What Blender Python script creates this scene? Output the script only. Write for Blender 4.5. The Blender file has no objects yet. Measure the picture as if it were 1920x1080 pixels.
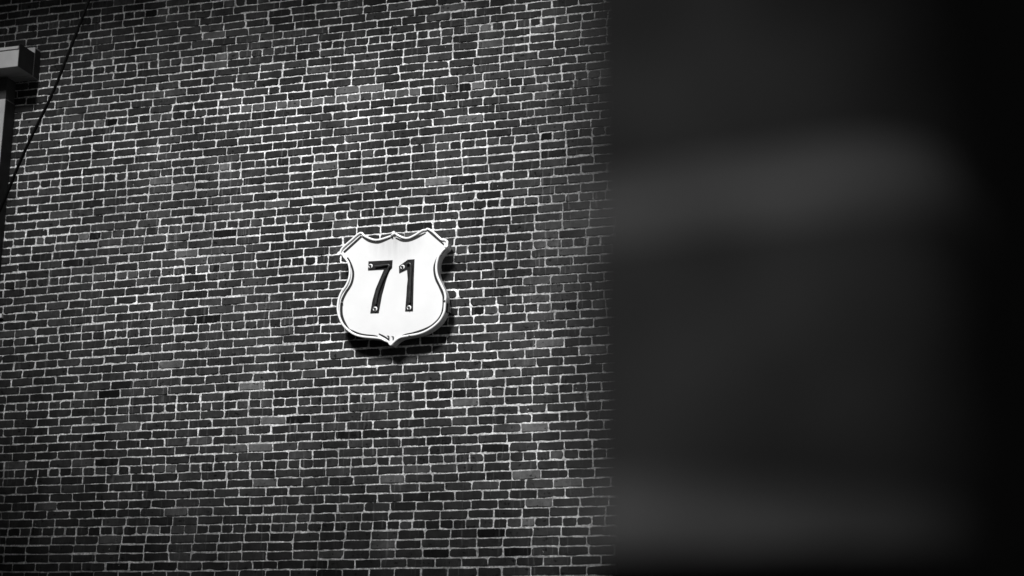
import bpy, math, random
import numpy as np
from mathutils import Matrix, Vector

random.seed(71)
rng = np.random.default_rng(71)
scene = bpy.context.scene
R = math.radians

# ------------------------------------------------------------------ camera
F_PX = 3077.62
YAW, PITCH, ROLL = -0.3005069, 0.2483279, -0.0101816
EYE = 1.6
WALL_Y = 11.158


def cam_dir(v):
    x, y, z = v
    c, s = math.cos(ROLL), math.sin(ROLL)
    x, z = c * x + s * z, -s * x + c * z
    c, s = math.cos(PITCH), math.sin(PITCH)
    y, z = c * y - s * z, s * y + c * z
    c, s = math.cos(YAW), math.sin(YAW)
    x, y = c * x + s * y, -s * x + c * y
    return Vector((x, y, z))


cam_data = bpy.data.cameras.new("camera")
cam = bpy.data.objects.new("camera", cam_data)
scene.collection.objects.link(cam)
right, fwd, up = cam_dir((1, 0, 0)), cam_dir((0, 1, 0)), cam_dir((0, 0, 1))
M = Matrix.Identity(4)
for i in range(3):
    M[i][0], M[i][1], M[i][2] = right[i], up[i], -fwd[i]
M[2][3] = EYE
cam.matrix_world = M
cam_data.sensor_width = 36.0
cam_data.lens = F_PX * 36.0 / 1920.0
cam_data.clip_start, cam_data.clip_end = 0.02, 2000.0
cam_data.dof.use_dof = True
cam_data.dof.focus_distance = 12.3
cam_data.dof.aperture_fstop = 1.35
scene.camera = cam

# ------------------------------------------------------------------ sky, sun, exposure
SUN_EL, SUN_AZ = R(42), R(4)            # azimuth: to the left of straight behind the camera
world = bpy.data.worlds.new("World")
scene.world = world
world.use_nodes = True
nt = world.node_tree
bg = nt.nodes["Background"]
sky = nt.nodes.new("ShaderNodeTexSky")
sky.sky_type = 'NISHITA'
sky.sun_disc = False
sky.sun_elevation = SUN_EL
sky.sun_rotation = math.pi + SUN_AZ      # +Y is north, the sun stands behind the camera
bw = nt.nodes.new("ShaderNodeRGBToBW")   # a black and white photograph
nt.links.new(sky.outputs[0], bw.inputs[0])
nt.links.new(bw.outputs[0], bg.inputs[0])
bg.inputs[1].default_value = 0.05
sun_d = bpy.data.lights.new("sun", 'SUN')
sun_d.energy = 4.0
sun_d.angle = R(12)
sun_d.color = (1.0, 1.0, 1.0)
sun = bpy.data.objects.new("sun", sun_d)
scene.collection.objects.link(sun)
to_sun = Vector((-math.sin(SUN_AZ) * math.cos(SUN_EL), -math.cos(SUN_AZ) * math.cos(SUN_EL), math.sin(SUN_EL)))
sun.rotation_euler = to_sun.to_track_quat('Z', 'Y').to_euler()
sun.location = (-6, -10, 25)
vs = scene.view_settings
vs.view_transform, vs.look = 'Standard', 'None'
vs.exposure, vs.gamma = 0.45, 1.0
scene.cycles.max_bounces = 6
scene.render.filter_size = 1.0


# ------------------------------------------------------------------ helpers
def px_dir(x, y):
    return cam_dir(((x - 960) / F_PX, 1.0, -(y - 540) / F_PX))


def at_plane(x, y, out):
    """The point of the photograph's pixel on a plane parallel to the wall, 'out' metres in front of it."""
    d = px_dir(x, y)
    t = (WALL_Y - out) / d.y
    return Vector((t * d.x, t * d.y, t * d.z + EYE))


def link(name, me, mats, parent=None):
    o = bpy.data.objects.new(name, me)
    scene.collection.objects.link(o)
    for m in (mats if isinstance(mats, (list, tuple)) else [mats]):
        me.materials.append(m)
    if parent is not None:
        o.parent = parent
    return o


def tag(o, label=None, cat=None, group=None, kind=None):
    if label: o["label"] = label
    if cat: o["category"] = cat
    if group: o["group"] = group
    if kind: o["kind"] = kind
    return o


def thing(name, label, cat, loc=(0, 0, 0), group=None):
    o = bpy.data.objects.new(name, None)
    scene.collection.objects.link(o)
    o.empty_display_size = 0.1
    o.location = loc
    return tag(o, label, cat, group)


class MB:
    """collects simple shapes in world space and links them as one mesh"""
    def __init__(s):
        s.v, s.f, s.sm = [], [], []

    def add(s, vs_, fs_, smooth=False):
        n = len(s.v)
        s.v += [tuple(p) for p in vs_]
        s.f += [tuple(n + i for i in q) for q in fs_]
        s.sm += [smooth] * len(fs_)

    def box(s, x0, x1, y0, y1, z0, z1, b=0.0):
        if b <= 0:
            vs_ = [(x, y, z) for x in (x0, x1) for y in (y0, y1) for z in (z0, z1)]
            s.add(vs_, [(0, 1, 3, 2), (4, 6, 7, 5), (0, 4, 5, 1), (2, 3, 7, 6), (0, 2, 6, 4), (1, 5, 7, 3)])
            return
        import bmesh
        bm = bmesh.new()
        bmesh.ops.create_cube(bm, size=1)
        for v in bm.verts:
            v.co = Vector(((x0 + x1) / 2 + v.co.x * (x1 - x0), (y0 + y1) / 2 + v.co.y * (y1 - y0), (z0 + z1) / 2 + v.co.z * (z1 - z0)))
        bmesh.ops.bevel(bm, geom=bm.edges[:], offset=b, segments=2, affect='EDGES', profile=0.5)
        bm.verts.index_update()
        s.add([v.co[:] for v in bm.verts], [[v.index for v in f.verts] for f in bm.faces])
        bm.free()

    def tube(s, pts, r, n=10, caps=True):
        pts = [Vector(p) for p in pts]
        ring, vs_ = None, []
        up0 = Vector((0.13, -0.9, 0.41)).normalized()
        for i, p in enumerate(pts):
            a = pts[max(0, i - 1)]
            b = pts[min(len(pts) - 1, i + 1)]
            t = (b - a).normalized()
            u = (up0 - t * up0.dot(t)).normalized()
            w = t.cross(u)
            for k in range(n):
                ang = 2 * math.pi * k / n
                vs_.append(p + u * (r * math.cos(ang)) + w * (r * math.sin(ang)))
        fs_ = []
        for i in range(len(pts) - 1):
            for k in range(n):
                k2 = (k + 1) % n
                fs_.append((i * n + k, i * n + k2, (i + 1) * n + k2, (i + 1) * n + k))
        s.add(vs_, fs_, True)
        if caps:
            m = len(pts) - 1
            s.add([vs_[k] for k in range(n)], [tuple(range(n - 1, -1, -1))])
            s.add([vs_[m * n + k] for k in range(n)], [tuple(range(n))])

    def plate(s, poly, y_front, y_back):
        """polygon given as (x, z), extruded along y"""
        n = len(poly)
        area = sum(poly[i][0] * poly[(i + 1) % n][1] - poly[(i + 1) % n][0] * poly[i][1] for i in range(n))
        if area < 0:
            poly = poly[::-1]
        vs_ = [(x, y_front, z) for x, z in poly] + [(x, y_back, z) for x, z in poly]
        fs_ = [tuple(range(n)), tuple(range(2 * n - 1, n - 1, -1))]
        for i in range(n):
            j = (i + 1) % n
            fs_.append((i, i + n, j + n, j))
        s.add(vs_, fs_)

    def torus(s, c, axis, R0, r0, n=24, m=10):
        axis = Vector(axis).normalized()
        u = axis.orthogonal().normalized()
        w = axis.cross(u)
        vs_, fs_ = [], []
        for i in range(n):
            a = 2 * math.pi * i / n
            d = u * math.cos(a) + w * math.sin(a)
            for k in range(m):
                b = 2 * math.pi * k / m
                vs_.append(Vector(c) + d * (R0 + r0 * math.cos(b)) + axis * (r0 * math.sin(b)))
        for i in range(n):
            for k in range(m):
                fs_.append((i * m + k, ((i + 1) % n) * m + k, ((i + 1) % n) * m + (k + 1) % m, i * m + (k + 1) % m))
        s.add(vs_, fs_, True)

    def build(s, name, mat, parent=None):
        me = bpy.data.meshes.new(name)
        me.from_pydata(s.v, [], s.f)
        me.polygons.foreach_set("use_smooth", s.sm)
        me.update()
        o = link(name, me, mat, parent)
        if parent is not None:
            o.matrix_parent_inverse = Matrix.Translation(-parent.location)
        return o


def mat(name, base, rough=0.6, metal=0.0, spec=0.5, noise=0.15, scale=12.0, bump=0.0, bump_scale=60.0):
    m = bpy.data.materials.new(name)
    m.use_nodes = True
    n, l = m.node_tree.nodes, m.node_tree.links
    b = n["Principled BSDF"]
    b.inputs["Roughness"].default_value = rough
    b.inputs["Metallic"].default_value = metal
    b.inputs["Specular IOR Level"].default_value = spec
    tc = n.new("ShaderNodeTexCoord")
    nz = n.new("ShaderNodeTexNoise")
    nz.inputs["Scale"].default_value = scale
    nz.inputs["Detail"].default_value = 6
    l.new(tc.outputs["Object"], nz.inputs["Vector"])
    mr = n.new("ShaderNodeMapRange")
    mr.inputs["From Min"].default_value, mr.inputs["From Max"].default_value = 0.3, 0.7
    mr.inputs["To Min"].default_value, mr.inputs["To Max"].default_value = base * (1 - noise), base * (1 + noise)
    l.new(nz.outputs[0], mr.inputs[0])
    l.new(mr.outputs[0], b.inputs["Base Color"])
    if bump:
        n2 = n.new("ShaderNodeTexNoise")
        n2.inputs["Scale"].default_value = bump_scale
        n2.inputs["Detail"].default_value = 8
        l.new(tc.outputs["Object"], n2.inputs["Vector"])
        bp = n.new("ShaderNodeBump")
        bp.inputs["Strength"].default_value = 0.6
        bp.inputs["Distance"].default_value = bump
        l.new(n2.outputs[0], bp.inputs["Height"])
        l.new(bp.outputs[0], b.inputs["Normal"])
    return m


# ------------------------------------------------------------------ brick material: each brick has its own fired tone
def brick_mat():
    m = bpy.data.materials.new("old_brick")
    m.use_nodes = True
    n, l = m.node_tree.nodes, m.node_tree.links
    b = n["Principled BSDF"]
    b.inputs["Roughness"].default_value = 0.85
    b.inputs["Specular IOR Level"].default_value = 0.08
    at = n.new("ShaderNodeAttribute")
    at.attribute_name = "tone"
    tc = n.new("ShaderNodeTexCoord")
    # mottled surface
    nz = n.new("ShaderNodeTexNoise")
    nz.inputs["Scale"].default_value = 22
    nz.inputs["Detail"].default_value = 8
    nz.inputs["Roughness"].default_value = 0.65
    l.new(tc.outputs["Object"], nz.inputs["Vector"])
    mr = n.new("ShaderNodeMapRange")
    mr.inputs["From Min"].default_value, mr.inputs["From Max"].default_value = 0.25, 0.75
    mr.inputs["To Min"].default_value, mr.inputs["To Max"].default_value = 0.62, 1.38
    l.new(nz.outputs[0], mr.inputs[0])
    mul = n.new("ShaderNodeMath"); mul.operation = 'MULTIPLY'
    l.new(at.outputs["Fac"], mul.inputs[0]); l.new(mr.outputs[0], mul.inputs[1])
    # pale vertical smears of lime washed down over single bricks
    mp = n.new("ShaderNodeMapping")
    mp.inputs["Scale"].default_value = (46, 1, 3.2)
    l.new(tc.outputs["Object"], mp.inputs[0])
    n2 = n.new("ShaderNodeTexNoise")
    n2.inputs["Scale"].default_value = 1.0
    n2.inputs["Detail"].default_value = 5
    l.new(mp.outputs[0], n2.inputs["Vector"])
    r2 = n.new("ShaderNodeMapRange")
    r2.inputs["From Min"].default_value, r2.inputs["From Max"].default_value = 0.60, 0.78
    r2.inputs["To Min"].default_value, r2.inputs["To Max"].default_value = 0.0, 0.075
    l.new(n2.outputs[0], r2.inputs[0])
    ad = n.new("ShaderNodeMath"); ad.operation = 'ADD'
    l.new(mul.outputs[0], ad.inputs[0]); l.new(r2.outputs[0], ad.inputs[1])
    # small dark chips and soot marks
    n3 = n.new("ShaderNodeTexNoise")
    n3.inputs["Scale"].default_value = 30
    n3.inputs["Detail"].default_value = 3
    l.new(tc.outputs["Object"], n3.inputs["Vector"])
    r3 = n.new("ShaderNodeMapRange")
    r3.inputs["From Min"].default_value, r3.inputs["From Max"].default_value = 0.64, 0.70
    r3.inputs["To Min"].default_value, r3.inputs["To Max"].default_value = 1.0, 0.3
    l.new(n3.outputs[0], r3.inputs[0])
    m3 = n.new("ShaderNodeMath"); m3.operation = 'MULTIPLY'
    l.new(ad.outputs[0], m3.inputs[0]); l.new(r3.outputs[0], m3.inputs[1])
    # broad weathering that runs down over many courses
    mq_ = n.new("ShaderNodeMapping")
    mq_.inputs["Scale"].default_value = (2.6, 1, 0.7)
    l.new(tc.outputs["Object"], mq_.inputs[0])
    n5 = n.new("ShaderNodeTexNoise"); n5.inputs["Scale"].default_value = 1.0; n5.inputs["Detail"].default_value = 6
    l.new(mq_.outputs[0], n5.inputs["Vector"])
    r5 = n.new("ShaderNodeMapRange")
    r5.inputs["From Min"].default_value, r5.inputs["From Max"].default_value = 0.35, 0.65
    r5.inputs["To Min"].default_value, r5.inputs["To Max"].default_value = 0.68, 1.35
    l.new(n5.outputs[0], r5.inputs[0])
    m5 = n.new("ShaderNodeMath"); m5.operation = 'MULTIPLY'
    l.new(m3.outputs[0], m5.inputs[0]); l.new(r5.outputs[0], m5.inputs[1])
    l.new(m5.outputs[0], b.inputs["Base Color"])
    n4 = n.new("ShaderNodeTexNoise")
    n4.inputs["Scale"].default_value = 160
    n4.inputs["Detail"].default_value = 5
    l.new(tc.outputs["Object"], n4.inputs["Vector"])
    bp = n.new("ShaderNodeBump")
    bp.inputs["Strength"].default_value = 0.5
    bp.inputs["Distance"].default_value = 0.003
    l.new(n4.outputs[0], bp.inputs["Height"])
    l.new(bp.outputs[0], b.inputs["Normal"])
    return m


def mortar_mat():
    m = bpy.data.materials.new("lime_mortar")
    m.use_nodes = True
    n, l = m.node_tree.nodes, m.node_tree.links
    b = n["Principled BSDF"]
    b.inputs["Roughness"].default_value = 0.95
    b.inputs["Specular IOR Level"].default_value = 0.1
    tc = n.new("ShaderNodeTexCoord")
    acc = None
    for sc_, lo, hi, a, c in ((55, 0.32, 0.68, 0.42, 1.3), (1.3, 0.35, 0.65, 0.72, 1.18), (11, 0.3, 0.7, 0.6, 1.25)):
        nz = n.new("ShaderNodeTexNoise")
        nz.inputs["Scale"].default_value = sc_
        nz.inputs["Detail"].default_value = 4
        l.new(tc.outputs["Object"], nz.inputs["Vector"])
        mr = n.new("ShaderNodeMapRange")
        mr.inputs["From Min"].default_value, mr.inputs["From Max"].default_value = lo, hi
        mr.inputs["To Min"].default_value, mr.inputs["To Max"].default_value = a, c
        l.new(nz.outputs[0], mr.inputs[0])
        mu = n.new("ShaderNodeMath"); mu.operation = 'MULTIPLY'
        if acc is None:
            mu.inputs[0].default_value = 0.72
        else:
            l.new(acc.outputs[0], mu.inputs[0])
        l.new(mr.outputs[0], mu.inputs[1])
        acc = mu
    # dirtier mortar right of the sign, spread to paint in dimming toward the pier
    gx = n.new("ShaderNodeVectorMath"); gx.operation = 'SUBTRACT'
    gx.inputs[1].default_value = (-2.9, WALL_Y, 5.0)
    l.new(tc.outputs["Object"], gx.inputs[0])
    gs = n.new("ShaderNodeVectorMath"); gs.operation = 'MULTIPLY'
    gs.inputs[1].default_value = (0.85, 0.0, 0.6)
    l.new(gx.outputs[0], gs.inputs[0])
    gl = n.new("ShaderNodeVectorMath"); gl.operation = 'LENGTH'
    l.new(gs.outputs[0], gl.inputs[0])
    nw = n.new("ShaderNodeTexNoise"); nw.inputs["Scale"].default_value = 3.5; nw.inputs["Detail"].default_value = 5
    l.new(tc.outputs["Object"], nw.inputs["Vector"])
    nm = n.new("ShaderNodeMath"); nm.operation = 'MULTIPLY_ADD'
    nm.inputs[1].default_value = 1.0; 
    l.new(nw.outputs[0], nm.inputs[0]); l.new(gl.outputs["Value"], nm.inputs[2])
    st = n.new("ShaderNodeMapRange")
    st.inputs["From Min"].default_value, st.inputs["From Max"].default_value = 0.75, 1.5
    st.inputs["To Min"].default_value, st.inputs["To Max"].default_value = 0.42, 1.0
    l.new(nm.outputs[0], st.inputs[0])
    mz = n.new("ShaderNodeMath"); mz.operation = 'MULTIPLY'
    l.new(acc.outputs[0], mz.inputs[0]); l.new(st.outputs[0], mz.inputs[1])
    l.new(mz.outputs[0], b.inputs["Base Color"])
    return m


BRICK, MORTAR = brick_mat(), mortar_mat()

# ------------------------------------------------------------------ the old brick wall
PITCH_Z = 0.068
Z0 = 1.244123 + EYE                      # height of the header course numbered 0
TAB_X = np.arange(-8, -1.9, 1.0)
# how far each header course of the old wall sags or rises along its length (metres)
SAG = {0: [0.02, 0.0131, 0.0073, 0.0035, 0.0018, 0.0021, 0.0028],
       7: [-0.0014, -0.0016, -0.0019, -0.0021, -0.0022, -0.0024, -0.0024],
       14: [-0.0114, -0.0111, -0.0084, -0.0058, -0.0031, -0.0004, 0.0008],
       23: [-0.029, -0.0126, -0.0017, 0.003, 0.0016, -0.0061, -0.0103],
       30: [-0.0242, -0.0111, -0.0029, 0.0004, -0.0011, -0.0075, -0.013],
       35: [-0.0056, 0.0001, 0.0032, 0.0035, 0.0011, -0.0039, -0.0081],
       42: [0.0105, 0.0085, 0.008, 0.0091, 0.0117, 0.0158, 0.0182],
       49: [0.0165, 0.0135, 0.01, 0.0059, 0.0013, -0.0039, -0.0058],
       56: [0.0062, 0.0043, 0.0015, -0.0021, -0.0065, -0.0115, -0.0128],
       63: [-0.0104, -0.0118, -0.0162, -0.0181, -0.0181, -0.0181, -0.0181]}
HEADERS = sorted(SAG)


def course_z(k, x):
    """height of the middle of course k at x"""
    cols = np.array([np.interp(k, HEADERS, [SAG[h][j] for h in HEADERS]) for j in range(len(TAB_X))])
    return Z0 + k * PITCH_Z + np.interp(x, TAB_X, cols)


BX0, BX1, K0, K1 = -9.4, 1.6, -41, 92
PALE = [(-5.4622, 5.3585), (-4.5023, 2.7155), (-3.2247, 2.984), (-4.3259, 3.1868), (-3.7329, 3.7283), (-5.6258, 3.4557), (-5.4783, 3.1811), (-5.2832, 3.6537), (-5.585, 3.9247), (-4.9829, 5.2294), (-4.655, 5.4645), (-4.1531, 5.4302), (-4.785, 6.2414), (-4.6186, 6.2241), (-5.0996, 6.1847), (-5.3287, 6.1855), (-3.6939, 6.6435), (-3.8932, 6.1706), (-3.713, 6.1908), (-4.2837, 4.9895), (-3.2476, 3.533), (-3.0687, 3.0927), (-3.2968, 3.1827), (-5.4618, 3.4499), (-3.3413, 2.8253), (-5.0311, 6.1777), (-6.9997, 6.1918), (-7.0899, 5.1978)]
DARK = [(-6.9804, 5.2299), (-6.0171, 4.4801), (-3.1657, 5.7133), (-6.5755, 7.1171), (-5.8976, 5.1659), (-5.8806, 4.8828), (-6.6986, 3.9215), (-6.8654, 6.1787), (-3.8159, 6.1842), (-2.9918, 4.4121), (-3.7643, 4.3872), (-5.0339, 3.6356), (-4.7704, 3.5051), (-3.3988, 2.6582), (-3.6575, 2.7754)]

NS, NE, NC = 8, 3, 3                     # outline points on the long sides, short sides, corners
t_long = np.linspace(-1, 1, NS)
t_short = np.linspace(-1, 1, NE)
N_OUT = 2 * NS + 2 * NE + 4 * NC
bricks = []
for k in range(K0, K1):
    if k in HEADERS or k in (-7, -14, -21, -28, -35, 70, 77, 84):
        base = 'h'
    else:
        base = 's'
    # running bond: every other stretcher course is shifted by half a brick; the bond drifts slowly up the wall
    phase = (k % 2) * 0.102 + 0.03 * math.sin(k * 0.37) + random.uniform(-0.012, 0.012)
    step = 0.102
    n_half = int((BX1 - BX0) / step) + 4
    edges = []
    i = 0
    while i < n_half:
        x = BX0 + phase - 0.3 + i * step
        kind = base
        if k == 14 and x < -7.0: kind = 's'
        if k == 15 and x < -7.05: kind = 'h'
        n_ = 1 if kind == 'h' else (1 if random.random() < 0.004 else 2)
        edges.append((x + random.gauss(0, 0.0045), n_, kind))
        i += n_
    for (xa, n_, kind), (xb, _, _) in zip(edges, edges[1:]):
        joint = 0.0092 + random.uniform(-0.003, 0.003) + (0.013 if random.random() < 0.04 else 0)
        bricks.append(((xa + xb) / 2, k, max(0.06, xb - xa - joint), kind if n_ == 2 or kind == 'h' else 's'))
nb = len(bricks)
bcx = np.array([b[0] for b in bricks])
bk = np.array([b[1] for b in bricks])
bw_ = np.array([b[2] for b in bricks])
bh_ = 0.0561 + rng.uniform(-0.0025, 0.002, nb)
ishead = np.array([b[3] == 'h' for b in bricks])
bcz = np.array([course_z(k, x) for x, k in zip(bcx, bk)]) + rng.normal(0, 0.0012, nb)
dzdx = np.array([(course_z(k, x + 0.15) - course_z(k, x - 0.15)) / 0.3 for x, k in zip(bcx, bk)]) + rng.normal(0, 0.006, nb)
# fired tones
tone = 0.029 * np.exp(rng.normal(0, 0.21, nb))
lucky = rng.random(nb)
tone[lucky < 0.022] = rng.uniform(0.055, 0.085, (lucky < 0.022).sum())
tone[lucky > 0.988] = rng.uniform(0.010, 0.018, (lucky > 0.988).sum())
tone[ishead] *= np.exp(rng.normal(0.05, 0.22, ishead.sum()))
for lst, lo, hi in ((PALE, 0.075, 0.12), (DARK, 0.004, 0.009)):
    for px_, pz_ in lst:
        i = np.argmin(np.abs(bcx - px_) / 2.2 + np.abs(bcz - pz_) * 2)
        tone[i] = random.uniform(lo, hi)
# one header course is bleached by lime along part of its length
bl = (bk == 49) & (bcx > -5.7) & (bcx < -4.2)
tone[bl] = np.maximum(tone[bl], rng.uniform(0.045, 0.10, bl.sum()))
# outlines
rad = np.clip(rng.gamma(3.0, 0.0028, (nb, 4)), 0.003, 0.018)
chip = rng.random((nb, 4)) < 0.05
rad[chip] = rng.uniform(0.016, 0.025, chip.sum())
P = np.zeros((nb, N_OUT, 2))
hw, hh = bw_ / 2, bh_ / 2
i = 0
corner_sign = [(1, 1), (-1, 1), (-1, -1), (1, -1)]
# order: top side right to left, corner, left side, corner, bottom, corner, right side, corner
def side_long(sgn, i, c_a, c_b):
    for j in range(NS):
        f = j / (NS - 1)
        x_a = hw - rad[:, c_a] if sgn > 0 else -hw + rad[:, c_a]
        x_b = -hw + rad[:, c_b] if sgn > 0 else hw - rad[:, c_b]
        P[:, i, 0] = x_a * (1 - f) + x_b * f
        P[:, i, 1] = sgn * hh
        i += 1
    return i
def side_short(sgn, i, c_a, c_b):
    for j in range(NE):
        f = j / (NE - 1)
        z_a = hh - rad[:, c_a] if sgn < 0 else -hh + rad[:, c_a]
        z_b = -hh + rad[:, c_b] if sgn < 0 else hh - rad[:, c_b]
        P[:, i, 0] = sgn * hw
        P[:, i, 1] = z_a * (1 - f) + z_b * f
        i += 1
    return i
def corner(c, i, a0):
    sx, sz = corner_sign[c]
    for j in range(NC):
        a = a0 + (j + 1) / (NC + 1) * math.pi / 2
        P[:, i, 0] = sx * (hw - rad[:, c]) + rad[:, c] * math.cos(a)
        P[:, i, 1] = sz * (hh - rad[:, c]) + rad[:, c] * math.sin(a)
        i += 1
    return i
i = side_long(1, i, 0, 1)
i = corner(1, i, math.pi / 2)
i = side_short(-1, i, 1, 2)
i = corner(2, i, math.pi)
i = side_long(-1, i, 2, 3)
i = corner(3, i, 1.5 * math.pi)
i = side_short(1, i, 3, 0)
i = corner(0, i, 0)
nz_ = rng.normal(0, 1, (nb, N_OUT))
nz_ = (nz_ + np.roll(nz_, 1, 1) * 0.6 + np.roll(nz_, -1, 1) * 0.6) / 1.3
P += nz_[:, :, None] * 0.0013 * np.sign(P)
shear = P[:, :, 0] * dzdx[:, None]
yoff = np.clip(rng.normal(0, 0.0007, nb), -0.0015, 0.0012)
tilt = rng.normal(0, 0.005, nb)
rings = []
for scale_in, y in ((0.0, 0.016), (0.0, 0.0026), (0.0030, -0.0008)):
    Q = P - np.sign(P) * scale_in
    X = bcx[:, None] + Q[:, :, 0]
    Z = bcz[:, None] + Q[:, :, 1] + shear
    Y = WALL_Y + y + yoff[:, None] + (Q[:, :, 0] * tilt[:, None] if y < 0.01 else 0 * Q[:, :, 0])
    rings.append(np.stack([X, Y, Z], -1))
V = np.concatenate(rings, 1).reshape(-1, 3)          # nb * 3N
base_i = (np.arange(nb) * 3 * N_OUT)[:, None]
j = np.arange(N_OUT)
jn = (j + 1) % N_OUT
quads = []
for a in (0, 1):
    q = np.stack([a * N_OUT + j, a * N_OUT + jn, (a + 1) * N_OUT + jn, (a + 1) * N_OUT + j], -1)
    quads.append((base_i[:, :, None] + q[None]).reshape(-1, 4))
quads = np.concatenate(quads)
caps = base_i + 2 * N_OUT + j[None]

# the mortar bed between the bricks: an uneven sheet, squeezed out over brick edges here and there
mx0, mx1, mz0, mz1, st = -8.9, -1.4, 1.9, 7.8, 0.0105
gx = np.arange(mx0, mx1, st); gz = np.arange(mz0, mz1, st)
def smooth(a, n):
    for _ in range(n):
        a = (a + np.roll(a, 1, 0) + np.roll(a, -1, 0) + np.roll(a, 1, 1) + np.roll(a, -1, 1)) / 5
    return a / a.std()
g1 = smooth(rng.normal(0, 1, (len(gx), len(gz))), 1)
g2 = smooth(rng.normal(0, 1, (len(gx), len(gz))), 12)
g3 = smooth(rng.normal(0, 1, (len(gx), len(gz))), 60)
hgt = WALL_Y + 0.0054 - 0.0017 * g1 - 0.0004 * g2 - 0.0003 * g3
jit = rng.uniform(-0.35, 0.35, (2, len(gx), len(gz))) * st
MXg = gx[:, None] + jit[0]; MZg = gz[None] + jit[1]
MV = np.stack([MXg, hgt, MZg], -1).reshape(-1, 3)
ii = np.arange(len(gx) - 1)[:, None] * len(gz) + np.arange(len(gz) - 1)[None]
mq = np.stack([ii, ii + len(gz), ii + len(gz) + 1, ii + 1], -1).reshape(-1, 4)
# plain mortar further out, where the wall runs on beyond the photograph
GROUND = 0.0
XL, XR, ZT = -16.0, 6.0, 9.6
ym = WALL_Y + 0.005
ov = 0.03
outer_rects = [(XL, mx0 + ov, GROUND - 0.3, ZT), (mx1 - ov, XR, GROUND - 0.3, ZT), (mx0 + ov, mx1 - ov, GROUND - 0.3, mz0 + ov), (mx0 + ov, mx1 - ov, mz1 - ov, ZT)]
OV, OQ = [], []
for a, b, c, d in outer_rects:
    n0 = len(OV)
    OV += [(a, ym, c), (b, ym, c), (b, ym, d), (a, ym, d)]
    OQ.append((n0, n0 + 1, n0 + 2, n0 + 3))
OV = np.array(OV); OQ = np.array(OQ)
# building body behind the face
n_b, n_m = len(V), len(MV)
allv = np.concatenate([V, MV, OV])
loops = np.concatenate([quads.ravel(), caps.ravel(), (mq + n_b).ravel(), (OQ + n_b + n_m).ravel()]).astype(np.int32)
totals = np.concatenate([np.full(len(quads), 4), np.full(nb, N_OUT), np.full(len(mq), 4), np.full(len(OQ), 4)]).astype(np.int32)
starts = np.concatenate([[0], np.cumsum(totals)[:-1]]).astype(np.int32)
midx = np.concatenate([np.zeros(len(quads) + nb), np.ones(len(mq) + len(OQ))]).astype(np.int32)
me = bpy.data.meshes.new("wall")
me.vertices.add(len(allv)); me.vertices.foreach_set("co", allv.astype(np.float32).ravel())
me.loops.add(len(loops)); me.loops.foreach_set("vertex_index", loops)
me.polygons.add(len(totals)); me.polygons.foreach_set("loop_start", starts)
me.polygons.foreach_set("material_index", midx)
sm_ = np.concatenate([np.zeros(len(quads) + nb), np.ones(len(mq)), np.zeros(len(OQ))]).astype(bool)
me.polygons.foreach_set("use_smooth", sm_)
at_ = me.attributes.new("tone", 'FLOAT', 'POINT')
at_.data.foreach_set("value", np.concatenate([np.repeat(tone, 3 * N_OUT), np.zeros(n_m + len(OV))]).astype(np.float32))
me.update(calc_edges=True)
me.validate()

CONC = mat("concrete", 0.22, 0.9, noise=0.25, scale=3, bump=0.004, bump_scale=40)
DARK_STUCCO = mat("dark_stucco", 0.05, 0.9, noise=0.2, scale=4, bump=0.004)
SHADE_ROOFM = mat("shade_roof_sheet", 0.06, 0.7, noise=0.2, scale=5)
bld = thing("brick_building", "old dark brick building wall with pale mortar joints and header courses", "building", (-4.4, WALL_Y, 0))
wall = link("wall", me, [BRICK, MORTAR], bld)
wall.matrix_parent_inverse = Matrix.Translation(-bld.location)
b = MB(); b.box(XL, XR, WALL_Y - 3.08, WALL_Y + 8, 9.55, 9.75, 0.02); b.build("shade_eave", SHADE_ROOFM, bld)  # added unseen overhang that darkens the top of the wall
b = MB(); b.box(XL, XR, WALL_Y + 0.05, WALL_Y + 7.5, GROUND - 0.3, 9.53); b.build("rear_block", DARK_STUCCO, bld)

# ------------------------------------------------------------------ ground
ASPH = mat("asphalt", 0.05, 0.95, noise=0.25, scale=6, bump=0.006, bump_scale=90)
g = MB(); g.add([(-600, -600, 0), (600, -600, 0), (600, 600, 0), (-600, 600, 0)], [(0, 1, 2, 3)])
tag(g.build("ground", ASPH), kind="structure")

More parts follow.
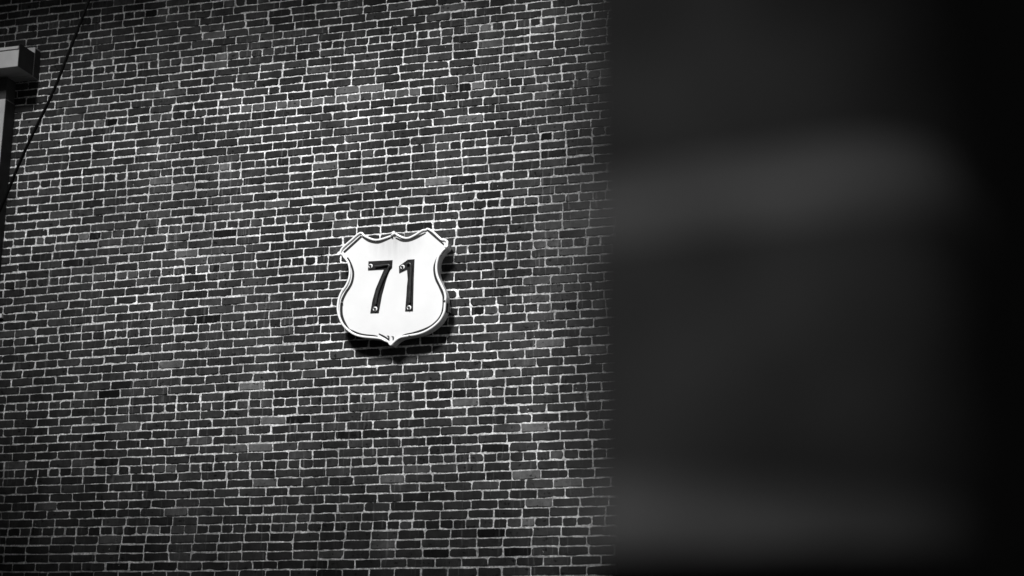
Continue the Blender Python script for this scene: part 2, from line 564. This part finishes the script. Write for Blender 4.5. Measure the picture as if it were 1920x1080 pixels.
# ------------------------------------------------------------------ the neon shield sign
SIGN_OUT = 0.13                          # its face stands this far in front of the wall
OUTER = [(-4.7724, 4.8676), (-4.7588, 4.9051), (-4.7396, 4.9279), (-4.6812, 4.9742), (-4.6229, 5.0206), (-4.5857, 5.0274), (-4.5624, 5.0039), (-4.5219, 4.9816), (-4.4816, 4.9666), (-4.442, 4.9661), (-4.3929, 4.9768), (-4.3537, 4.9882), (-4.3272, 5.0078), (-4.2946, 4.9886), (-4.2497, 4.9661), (-4.2153, 4.9611), (-4.1717, 4.9769), (-4.1331, 4.9979), (-4.1042, 5.0124), (-4.0798, 5.0129), (-4.063, 5.0212), (-4.0162, 4.9938), (-3.9469, 4.9292), (-3.9227, 4.925), (-3.8957, 4.9017), (-3.9022, 4.8667), (-3.9066, 4.8481), (-3.9351, 4.8266), (-3.9631, 4.7861), (-3.9744, 4.7492), (-3.9784, 4.7118), (-3.9751, 4.674), (-3.9647, 4.6358), (-3.9445, 4.5923), (-3.922, 4.5488), (-3.912, 4.5279), (-3.9015, 4.4853), (-3.9032, 4.4529), (-3.905, 4.4252), (-3.9087, 4.3744), (-3.9246, 4.3337), (-3.9477, 4.2981), (-3.9804, 4.2676), (-4.0181, 4.2421), (-4.0607, 4.2214), (-4.1131, 4.2059), (-4.1754, 4.1978), (-4.2186, 4.1933), (-4.2523, 4.1882), (-4.2809, 4.1736), (-4.3092, 4.1496), (-4.333, 4.1347), (-4.3532, 4.159), (-4.3778, 4.1696), (-4.4075, 4.1852), (-4.4516, 4.1946), (-4.5351, 4.2062), (-4.5895, 4.2186), (-4.6294, 4.2348), (-4.6648, 4.2579), (-4.7005, 4.2881), (-4.729, 4.3227), (-4.7478, 4.3591), (-4.7644, 4.4026), (-4.772, 4.4456), (-4.7702, 4.4882), (-4.7642, 4.5258), (-4.7507, 4.5629), (-4.7273, 4.6043), (-4.739, 4.5828), (-4.7082, 4.6261), (-4.69, 4.6701), (-4.6841, 4.7127), (-4.6882, 4.756), (-4.6994, 4.7903), (-4.7205, 4.8206), (-4.7465, 4.8465)]
LINES = [[(-4.7303, 4.879), (-4.592, 4.9941)], [(-4.592, 4.9941), (-4.5613, 4.9725), (-4.5309, 4.9558), (-4.4908, 4.9433), (-4.451, 4.9389), (-4.4068, 4.949), (-4.3677, 4.9605), (-4.3409, 4.9705)], [(-4.3184, 4.9616), (-4.2686, 4.9388), (-4.2195, 4.9352), (-4.1708, 4.9458), (-4.1225, 4.9637), (-4.0791, 4.9819)], [(-4.0674, 5.0024), (-3.9166, 4.8654)], [(-3.9165, 4.8583), (-3.9399, 4.8269), (-3.9729, 4.7915), (-3.9914, 4.7551), (-4.0025, 4.7135), (-3.999, 4.6662), (-3.9859, 4.6185), (-3.9633, 4.5748), (-3.9432, 4.5315), (-3.9279, 4.4917), (-3.9247, 4.4496), (-3.9261, 4.4032), (-3.9347, 4.3621), (-3.9531, 4.3261), (-3.981, 4.2954), (-4.0187, 4.2675), (-4.0661, 4.2471), (-4.1185, 4.2316), (-4.1663, 4.2204), (-4.2191, 4.2118), (-4.2573, 4.1954), (-4.2954, 4.1744), (-4.3167, 4.157)], [(-4.4285, 4.2352), (-4.3691, 4.2016), (-4.344, 4.177)], [(-4.4376, 4.2124), (-4.4671, 4.2211), (-4.5359, 4.2305), (-4.5904, 4.2443), (-4.6404, 4.2659), (-4.6706, 4.2817), (-4.702, 4.3282), (-4.7208, 4.3669), (-4.7324, 4.4101), (-4.7345, 4.467), (-4.7287, 4.5093), (-4.715, 4.5417), (-4.6917, 4.5829), (-4.6916, 4.5798), (-4.6634, 4.6255), (-4.6502, 4.6722), (-4.6495, 4.7199), (-4.6637, 4.7687), (-4.6853, 4.8133), (-4.7011, 4.836)]]
SEVEN = [(-4.5273, 4.7926), (-4.3363, 4.7887), (-4.3396, 4.732), (-4.361, 4.7097), (-4.3858, 4.638), (-4.4142, 4.5265), (-4.4354, 4.3938), (-4.4992, 4.3962), (-4.4843, 4.4932), (-4.4624, 4.5768), (-4.4373, 4.6366), (-4.4007, 4.7252), (-4.5291, 4.7274)]
ONE = [(-4.281, 4.7398), (-4.2138, 4.7839), (-4.1637, 4.7847), (-4.1663, 4.6422), (-4.166, 4.3915), (-4.2236, 4.3936), (-4.2174, 4.5046), (-4.2146, 4.5795), (-4.2098, 4.6357), (-4.2182, 4.7118), (-4.2795, 4.6876)]
T7 = [(-4.5019, 4.7475), (-4.4428, 4.7482), (-4.379, 4.7532), (-4.3568, 4.7493), (-4.3635, 4.7261), (-4.4049, 4.639), (-4.4389, 4.5515), (-4.4535, 4.4724), (-4.4545, 4.4255)]
T1 = [(-4.2461, 4.7251), (-4.2031, 4.7528), (-4.1857, 4.7398), (-4.1842, 4.6855), (-4.1848, 4.6149), (-4.1874, 4.4979), (-4.1876, 4.4511), (-4.1856, 4.4114)]
EYES = [(-4.5087, 4.7546), (-4.2529, 4.7293), (-4.4609, 4.4235), (-4.1932, 4.4165)]
_s = (WALL_Y - SIGN_OUT) / (WALL_Y - 0.17)
def rescale(l): return [(x * _s, EYE + (z - EYE) * _s) for x, z in l]
OUTER, SEVEN, ONE, T7, T1, EYES = (rescale(l) for l in (OUTER, SEVEN, ONE, T7, T1, EYES))
LINES = [rescale(l) for l in LINES]
YF = WALL_Y - SIGN_OUT
WHITE = mat("white_enamel", 0.70, 0.4, noise=0.035, scale=5)
# grey drip marks on the enamel below the top notch and faint scuffs
n_, l_ = WHITE.node_tree.nodes, WHITE.node_tree.links
src = n_["Principled BSDF"].inputs["Base Color"].links[0].from_socket
tc_ = n_["Texture Coordinate"]
mp_ = n_.new("ShaderNodeMapping"); mp_.inputs["Scale"].default_value = (38, 1, 5)
l_.new(tc_.outputs["Object"], mp_.inputs[0])
nn_ = n_.new("ShaderNodeTexNoise"); nn_.inputs["Scale"].default_value = 1.0; nn_.inputs["Detail"].default_value = 4
l_.new(mp_.outputs[0], nn_.inputs["Vector"])
sb = n_.new("ShaderNodeVectorMath"); sb.operation = 'SUBTRACT'; sb.inputs[1].default_value = (-4.33, 0, 4.95)
l_.new(tc_.outputs["Object"], sb.inputs[0])
ms = n_.new("ShaderNodeVectorMath"); ms.operation = 'MULTIPLY'; ms.inputs[1].default_value = (1.0, 0, 1.3)
l_.new(sb.outputs[0], ms.inputs[0])
ln = n_.new("ShaderNodeVectorMath"); ln.operation = 'LENGTH'
l_.new(ms.outputs[0], ln.inputs[0])
fd = n_.new("ShaderNodeMapRange"); fd.inputs["From Min"].default_value, fd.inputs["From Max"].default_value = 0.02, 0.24
fd.inputs["To Min"].default_value, fd.inputs["To Max"].default_value = 0.55, 0.0
l_.new(ln.outputs["Value"], fd.inputs[0])
pm = n_.new("ShaderNodeMath"); pm.operation = 'MULTIPLY'
l_.new(nn_.outputs[0], pm.inputs[0]); l_.new(fd.outputs[0], pm.inputs[1])
om = n_.new("ShaderNodeMath"); om.operation = 'SUBTRACT'; om.inputs[0].default_value = 1.0
l_.new(pm.outputs[0], om.inputs[1])
fm = n_.new("ShaderNodeMath"); fm.operation = 'MULTIPLY'
l_.new(src, fm.inputs[0]); l_.new(om.outputs[0], fm.inputs[1])
l_.new(fm.outputs[0], n_["Principled BSDF"].inputs["Base Color"])
GLASS = mat("white_glass_tube", 0.86, 0.2, noise=0.01)
SIDE = mat("aged_white_paint", 0.62, 0.5, noise=0.2, scale=14)
BLACK = mat("black_enamel", 0.012, 0.35, noise=0.3, scale=30)
NUM = mat("numeral_enamel", 0.014, 0.5, spec=0.12, noise=0.6, scale=26)
REDTUBE = mat("dark_glass_tube", 0.03, 0.3, noise=0.4, scale=40, spec=0.3)
STEEL = mat("dull_steel", 0.2, 0.5, metal=0.6, noise=0.3, scale=30)


def resample(pts, step):
    pts = [Vector((p[0], 0, p[1])) for p in pts]
    out = [pts[0]]
    n = len(pts)
    for i in range(n - 1):
        p0, p1, p2, p3 = pts[max(0, i - 1)], pts[i], pts[i + 1], pts[min(n - 1, i + 2)]
        m = max(1, int((p2 - p1).length / step))
        for k in range(1, m + 1):
            t = k / m
            q = 0.5 * ((2 * p1) + (p2 - p0) * t + (2 * p0 - 5 * p1 + 4 * p2 - p3) * t * t + (3 * p1 - p0 - 3 * p2 + p3) * t ** 3)
            out.append(q)
    return [(q.x, q.z) for q in out]


def strip(mb, pts, w0, w1, y):
    """a flat painted line of varying width that follows pts"""
    n = len(pts)
    vs_ = []
    for i, p in enumerate(pts):
        a, c = pts[max(0, i - 1)], pts[min(n - 1, i + 1)]
        t = Vector((c[0] - a[0], c[1] - a[1])).normalized()
        f = i / (n - 1)
        w = (w0 + (w1 - w0) * math.sin(math.pi * f)) / 2
        vs_ += [(p[0] - t.y * w, y, p[1] + t.x * w), (p[0] + t.y * w, y, p[1] - t.x * w)]
    mb.add(vs_, [(2 * i, 2 * i + 1, 2 * i + 3, 2 * i + 2) for i in range(n - 1)])


def inset(poly, d):
    n = len(poly)
    ar = sum(poly[i][0] * poly[(i + 1) % n][1] - poly[(i + 1) % n][0] * poly[i][1] for i in range(n))
    s = 1 if ar > 0 else -1
    out = []
    for i in range(n):
        a, c = poly[i - 1], poly[(i + 1) % n]
        t = Vector((c[0] - a[0], c[1] - a[1])).normalized()
        out.append((poly[i][0] - s * t.y * d, poly[i][1] + s * t.x * d))
    return out


sign = thing("shield_sign", "white shield shaped neon road sign numbered 71 mounted on the dark brick wall", "sign", (-4.35, WALL_Y, 4.1))
b = MB(); b.plate(inset(OUTER, 0.004), YF, YF + 0.012); face = b.build("face", WHITE, sign)
b = MB(); b.plate(inset(OUTER, 0.010), YF + 0.012, YF + 0.092); body = b.build("cabinet", SIDE, sign)
# painted black line just inside the tube
b = MB()
for i, l_ in enumerate(LINES):
    w = {0: (.017, .018), 1: (.006, .022), 2: (.007, .022), 3: (.009, .012), 4: (.020, .022), 5: (.007, .012), 6: (.013, .021)}[i]
    strip(b, resample(l_, 0.006), w[0], w[1], YF - 0.002)
b.build("border_line", BLACK, sign)
# numerals: pressed dark plates with an unlit tube along each
for nm, poly, path in (("numeral_seven", SEVEN, T7), ("numeral_one", ONE, T1)):
    b = MB(); b.plate(inset(poly, -0.0018), YF - 0.004, YF - 0.0005)
    num = b.build(nm, NUM, sign)
    b = MB()
    p = resample(path, 0.008)[4:-4]
    b.tube([(x, YF - 0.016, z) for x, z in p], 0.0075, 10)
    b.build("tube", REDTUBE, num)
# tube housings: white collars with a dark electrode standing out of them
for x, z in EYES:
    b = MB()
    b.torus((x, YF - 0.006, z), (0, 1, 0), 0.0128, 0.0052)
    e = b.build("electrode_collar", GLASS, sign)
    b = MB(); b.tube([(x, YF + 0.002, z), (x, YF - 0.026, z)], 0.0080, 14)
    b.build("electrode", REDTUBE, e)
# the white outline tube, in pieces between the corners of the shield
cen = Vector((sum(p[0] for p in OUTER) / len(OUTER), sum(p[1] for p in OUTER) / len(OUTER)))
ring = resample(inset(OUTER, 0.0105) + [inset(OUTER, 0.0105)[0]], 0.008)
LB = MB()
b = MB(); b.tube([(x, YF - 0.004, z) for x, z in ring], 0.0090, 12, caps=False)
b.build("outline_tube", GLASS, sign)
# end caps and clips of the tubes
def knob(p, r, y=0.02):
    b = MB(); b.tube([(p[0], YF + 0.012, p[1]), (p[0], YF - y * 0.6, p[1]), (p[0], YF - y, p[1])], r, 12)
    return b.build("tube_cap", GLASS, sign)
iN = len(OUTER)
for idx, r in ((0, .013), (12, .013), (25, .016), (iN - 1, .008)):
    knob(inset(OUTER, 0.01)[idx], r, 0.02)
def clip(x, y):
    q = at_plane(x, y, SIGN_OUT + 0.02)
    b = MB(); b.box(q.x - .006, q.x + .006, YF - .024, YF - .001, q.z - .004, q.z + .004, .001)
    b.build("tube_clip", STEEL, sign)
for x, y in ((640, 566.5), (833, 563.3), (767.3, 629.5), (735.5, 631), (727, 630), (734, 441.5), (640, 478), (826, 478)):
    clip(x, y)
# dark service slot in the side of the cabinet, and the stand-off brackets behind it
b = MB()
q = at_plane(839.5, 578, 0.085)
b.box(q.x - .03, q.x + .02, WALL_Y - .100, WALL_Y - .066, q.z - .034, q.z + .034)
b.build("service_slot", BLACK, sign)
for dx, dz in ((-.28, -.28), (.25, -.28), (-.28, .22), (.25, .22)):
    b = MB(); b.box(-4.34 + dx - .02, -4.34 + dx + .02, WALL_Y - .05, WALL_Y + .004, 4.6 + dz - .03, 4.6 + dz + .03, .003)
    b.build("bracket", BLACK, sign)

# ------------------------------------------------------------------ steel porch frame at the left edge
FRAME = mat("painted_steel", 0.42, 0.45, noise=0.12, scale=8)
FRAME_D = mat("dark_and_shaded_steel", 0.045, 0.6, spec=0.1, noise=0.2, scale=8)  # dark collar paint; on end, side and gap pieces it colours in shade
fr = thing("porch_frame", "grey steel porch frame with box beam and post against the brick wall", "frame", (-8.6, WALL_Y, 0))
xe = -7.638
b = MB(); b.box(-10.6, xe, WALL_Y - .30, WALL_Y - .085, 6.640, 6.787, .003); b.build("beam", FRAME, fr)
b = MB(); b.box(-10.6, xe - .012, WALL_Y - .292, WALL_Y - .085, 6.800, 6.826, .002); b.build("cap_flashing", FRAME, fr)
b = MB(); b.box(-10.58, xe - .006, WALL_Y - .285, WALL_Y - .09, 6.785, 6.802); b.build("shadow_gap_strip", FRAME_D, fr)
b = MB(); b.box(-10.6, xe + .004, WALL_Y - .083, WALL_Y - .003, 6.632, 6.895, .002); b.build("wall_plate", FRAME, fr)
b = MB(); b.box(xe + .001, xe + .005, WALL_Y - .298, WALL_Y - .085, 6.641, 6.84); b.build("shaded_end", FRAME_D, fr)  # dark sheet gives the beam's end its shade
b = MB(); b.box(xe + .0045, xe + .0075, WALL_Y - .078, WALL_Y - .003, 6.634, 6.88); b.build("shaded_end", FRAME_D, fr)  # wall plate's end, shade coloured in likewise
b = MB(); b.box(-7.8375, -7.834, WALL_Y - .136, WALL_Y - .003, 0.0, 6.430); b.build("shaded_side", FRAME_D, fr)  # post's right side coloured dark to read as shaded
b = MB(); b.box(-8.06, -7.838, WALL_Y - .14, WALL_Y - .003, 0.0, 6.436, .003); b.build("post", FRAME, fr)
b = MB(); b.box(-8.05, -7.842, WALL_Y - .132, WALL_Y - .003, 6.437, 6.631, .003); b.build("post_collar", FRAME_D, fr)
b = MB(); b.box(-10.6, -10.38, WALL_Y - .14, WALL_Y - .003, 0.0, 6.631, .003); b.build("post", FRAME, fr)

q = at_plane(1.0, 592.5, 0.02)
b = MB(); b.box(q.x - .04, q.x + .016, WALL_Y - .03, WALL_Y + .004, q.z - .018, q.z + .018, .003)
tag(b.build("wall_clamp", WHITE), "tiny pale clamp fixed to the brick wall beside the post at the left edge", "clamp")

# ------------------------------------------------------------------ the slack black cable
CAB = mat("black_rubber", 0.003, 0.8, spec=0.05, noise=0.2)
pts = [(-6.05, 8.58), (-6.3359, 7.7), (-6.6249, 6.8438), (-6.8412, 6.2075), (-6.8942, 6.0694), (-7.0844, 5.6519), (-7.2032, 5.3337), (-7.2556, 5.2023), (-7.72, 4.05), (-8.3, 2.8), (-8.9, 1.6)]
rs = resample(pts, 0.12)
b = MB(); b.tube([(-5.75, WALL_Y - 0.9, 9.56)] + [(x, WALL_Y - 0.9, z) for x, z in rs] + [(-9.5, WALL_Y - 0.9, 0.02)], 0.0115, 10)
tag(b.build("cable", CAB), "slack black cable running diagonally in front of the brick wall", "cable")

# ------------------------------------------------------------------ the near pier, far out of focus, with added black panels for the dark right edge
PB = mat("dark_block", 0.0108, 0.9, noise=0.45, scale=15, bump=0.002, spec=0.0)
PJ = mat("pale_joint", 0.040, 0.9, spec=0.0, noise=0.25, scale=15)
BLK = mat("shade_black", 0.0012, 0.9, spec=0.0, noise=0.2)  # black that stands in for the dark edge and corners around the pier
d = px_dir(1068, 540)
dep = d.dot(fwd)
P0 = Vector((d.x, d.y)) * (0.8 / dep)
U = Vector((0.985, -0.173)).normalized()
Nn = Vector((U.y, -U.x))                 # out of the face, toward the camera
pier = thing("block_pier", "near dark block pier with pale joints filling the right side out of focus", "pier", (P0.x, P0.y, 0))
def prism(path, z0, z1):
    n = len(path)
    m = MB()
    vs_ = [(x, y, z0) for x, y in path] + [(x, y, z1) for x, y in path]
    m.add(vs_, [(i, (i + 1) % n, n + (i + 1) % n, n + i) for i in range(n)] + [tuple(range(n - 1, -1, -1)), tuple(range(n, 2 * n))])
    return m
Wp, Rp, Dp = 0.175, 0.045, 0.30
def pier_path(ins=0.0):
    pth = [P0 + U * ins - Nn * (Dp - ins), P0 + U * ins - Nn * (0.006 + ins), P0 + U * (0.006 + ins) - Nn * ins]
    for k in range(0, 15):
        a = math.pi / 2 * k / 14
        r = Rp - ins
        c = P0 + U * (Wp - Rp) - Nn * Rp
        pth.append(c + U * (r * math.sin(a)) + Nn * (r * math.cos(a)))
    pth.append(P0 + U * (Wp - ins) - Nn * (Dp - ins))
    return [(q.x, q.y) for q in pth]
def z_at(x, y, t=0.0):
    dd = px_dir(x, y)
    return EYE + dd.z * 0.8 / dd.dot(fwd)
ZB1, ZB2 = z_at(1180, 388), z_at(1180, 978)
pitch_b = ZB1 - ZB2
JT = 0.0225
MBk, MBj, MBb = MB(), MB(), MB()
def append(dst, src):
    n0 = len(dst.v); dst.v += src.v; dst.f += [tuple(n0 + i for i in f) for f in src.f]; dst.sm += src.sm
for k in range(-14, 18):
    zc = ZB2 + k * pitch_b
    if zc < 0.1: continue
    append(MBj, prism(pier_path(0.0012), zc - JT / 2, zc + JT / 2))
    append(MBk if k >= 0 else MBb, prism(pier_path(), zc + JT / 2 + 0.0002, zc + pitch_b - JT / 2 - 0.0002))
MBk.build("blocks", PB, pier)
MBj.build("joint_bands", PJ, pier)
MBb.build("shade_black_base", BLK, pier)  # lower blocks coloured black for the dark fall-off at the bottom
edge_shade = thing("edge_shade_panels", "added black panels that darken the right edge and corners of the blurred pier", "edge_shade", (0.6, P0.y, 0))
q0 = P0 + U * (Wp + 0.002) - Nn * 0.10
q1 = q0 + U * 1.3
m = MB()
pth = [(q0.x, q0.y), (q1.x, q1.y), ((q1 - Nn * .03).x, (q1 - Nn * .03).y), ((q0 - Nn * .03).x, (q0 - Nn * .03).y)]
prism(pth, 0.05, 3.2).build("edge_shade_panel", BLK, edge_shade)  # added black panel fills in the dark right edge
# added near plates that darken the pier's right corners, above and below
def on_face(x, y, out):
    dd = px_dir(x, y)
    q = P0 + Nn * out
    t = (Vector((q.x, q.y)).dot(Nn)) / (dd.x * Nn.x + dd.y * Nn.y)
    return Vector((dd.x * t, dd.y * t, dd.z * t + EYE))
def shade_plate(poly, out):
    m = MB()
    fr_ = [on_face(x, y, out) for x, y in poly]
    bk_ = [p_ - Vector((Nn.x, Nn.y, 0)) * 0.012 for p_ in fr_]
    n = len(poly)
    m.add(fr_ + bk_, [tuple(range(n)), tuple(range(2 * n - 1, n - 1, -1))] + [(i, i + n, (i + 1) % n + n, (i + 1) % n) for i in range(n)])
    m.build("corner_shade_plate", BLK, edge_shade)
shade_plate([(1340, -260), (1440, -60), (1560, 90), (1720, 220), (1840, 320), (1890, 420), (2300, 470), (2300, -400), (1340, -400)], 0.50)
shade_plate([(1890, 600), (1810, 720), (1670, 830), (1500, 930), (1340, 1030), (1220, 1110), (1150, 1200), (1150, 1400), (2300, 1400), (2300, 600)], 0.50)
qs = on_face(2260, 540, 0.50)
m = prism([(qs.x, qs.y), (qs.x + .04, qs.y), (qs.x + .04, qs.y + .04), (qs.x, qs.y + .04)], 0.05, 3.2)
m.build("shade_plate_support", BLK, edge_shade)  # added upright out of view, carries the darkening plates
for zz in (0.4, 2.9):
    m = MB(); m.box(qs.x + .005, qs.x + .035, qs.y + .04, q0.y + .02, zz - .02, zz + .02); m.build("shade_plate_arm", BLK, edge_shade)  # added arms from the upright back to the panel

# ------------------------------------------------------------------ added unseen blocks shaped to darken the wall's edges (left of and behind the view)
ST = mat("shade_block_render", 0.08, 0.9, noise=0.2, scale=2)
GL = mat("shade_block_pane", 0.02, 0.1, noise=0.1)
def shade_block(name, label, x0, x1, y0, y1, zt, rows, cols, shade_step=None):
    h = thing(name, label, "building", ((x0 + x1) / 2, y1, 0))
    b = MB(); b.box(x0, x1, y0, y1, -0.2, zt, 0.02); b.build("shade_block_walls", ST, h)
    b = MB(); b.box(x0 - .1, x1 + .1, y0 - .1, y1 + .1, zt + 0.002, zt + .15, 0.02); b.build("shade_block_roof", SHADE_ROOFM, h)
    if shade_step:
        b = MB(); b.box(x0, shade_step, y1 - .5, y1, zt + .152, zt + .95, 0.01); b.build("shade_step", ST, h)  # added step that deepens shade at the wall's lower left
    for r_ in range(rows):
        for c in range(cols):
            wx = x0 + (c + 0.5) * (x1 - x0) / cols
            wz = 1.0 + r_ * 3.2
            b = MB(); b.box(wx - .5, wx + .5, y1 - .02, y1 + .03, wz, wz + 1.6, 0.01)
            w = b.build("window", FRAME, h)
            b = MB(); b.box(wx - .42, wx + .42, y1 + .02, y1 + .035, wz + .08, wz + 1.52); b.build("pane", GL, w)
LOWZ, TALLX = 9.04, -8.75
shade_block("low_shade_block", "added unseen low block that shades the bottom of the wall", TALLX + .15, -3.3, -6.0, 4.5, LOWZ, 3, 3, -7.3)
shade_block("tall_shade_block", "added unseen tall block that shades the left of the wall", TALLX - 9, TALLX, -6.0, 3.5, 21.0, 6, 4)
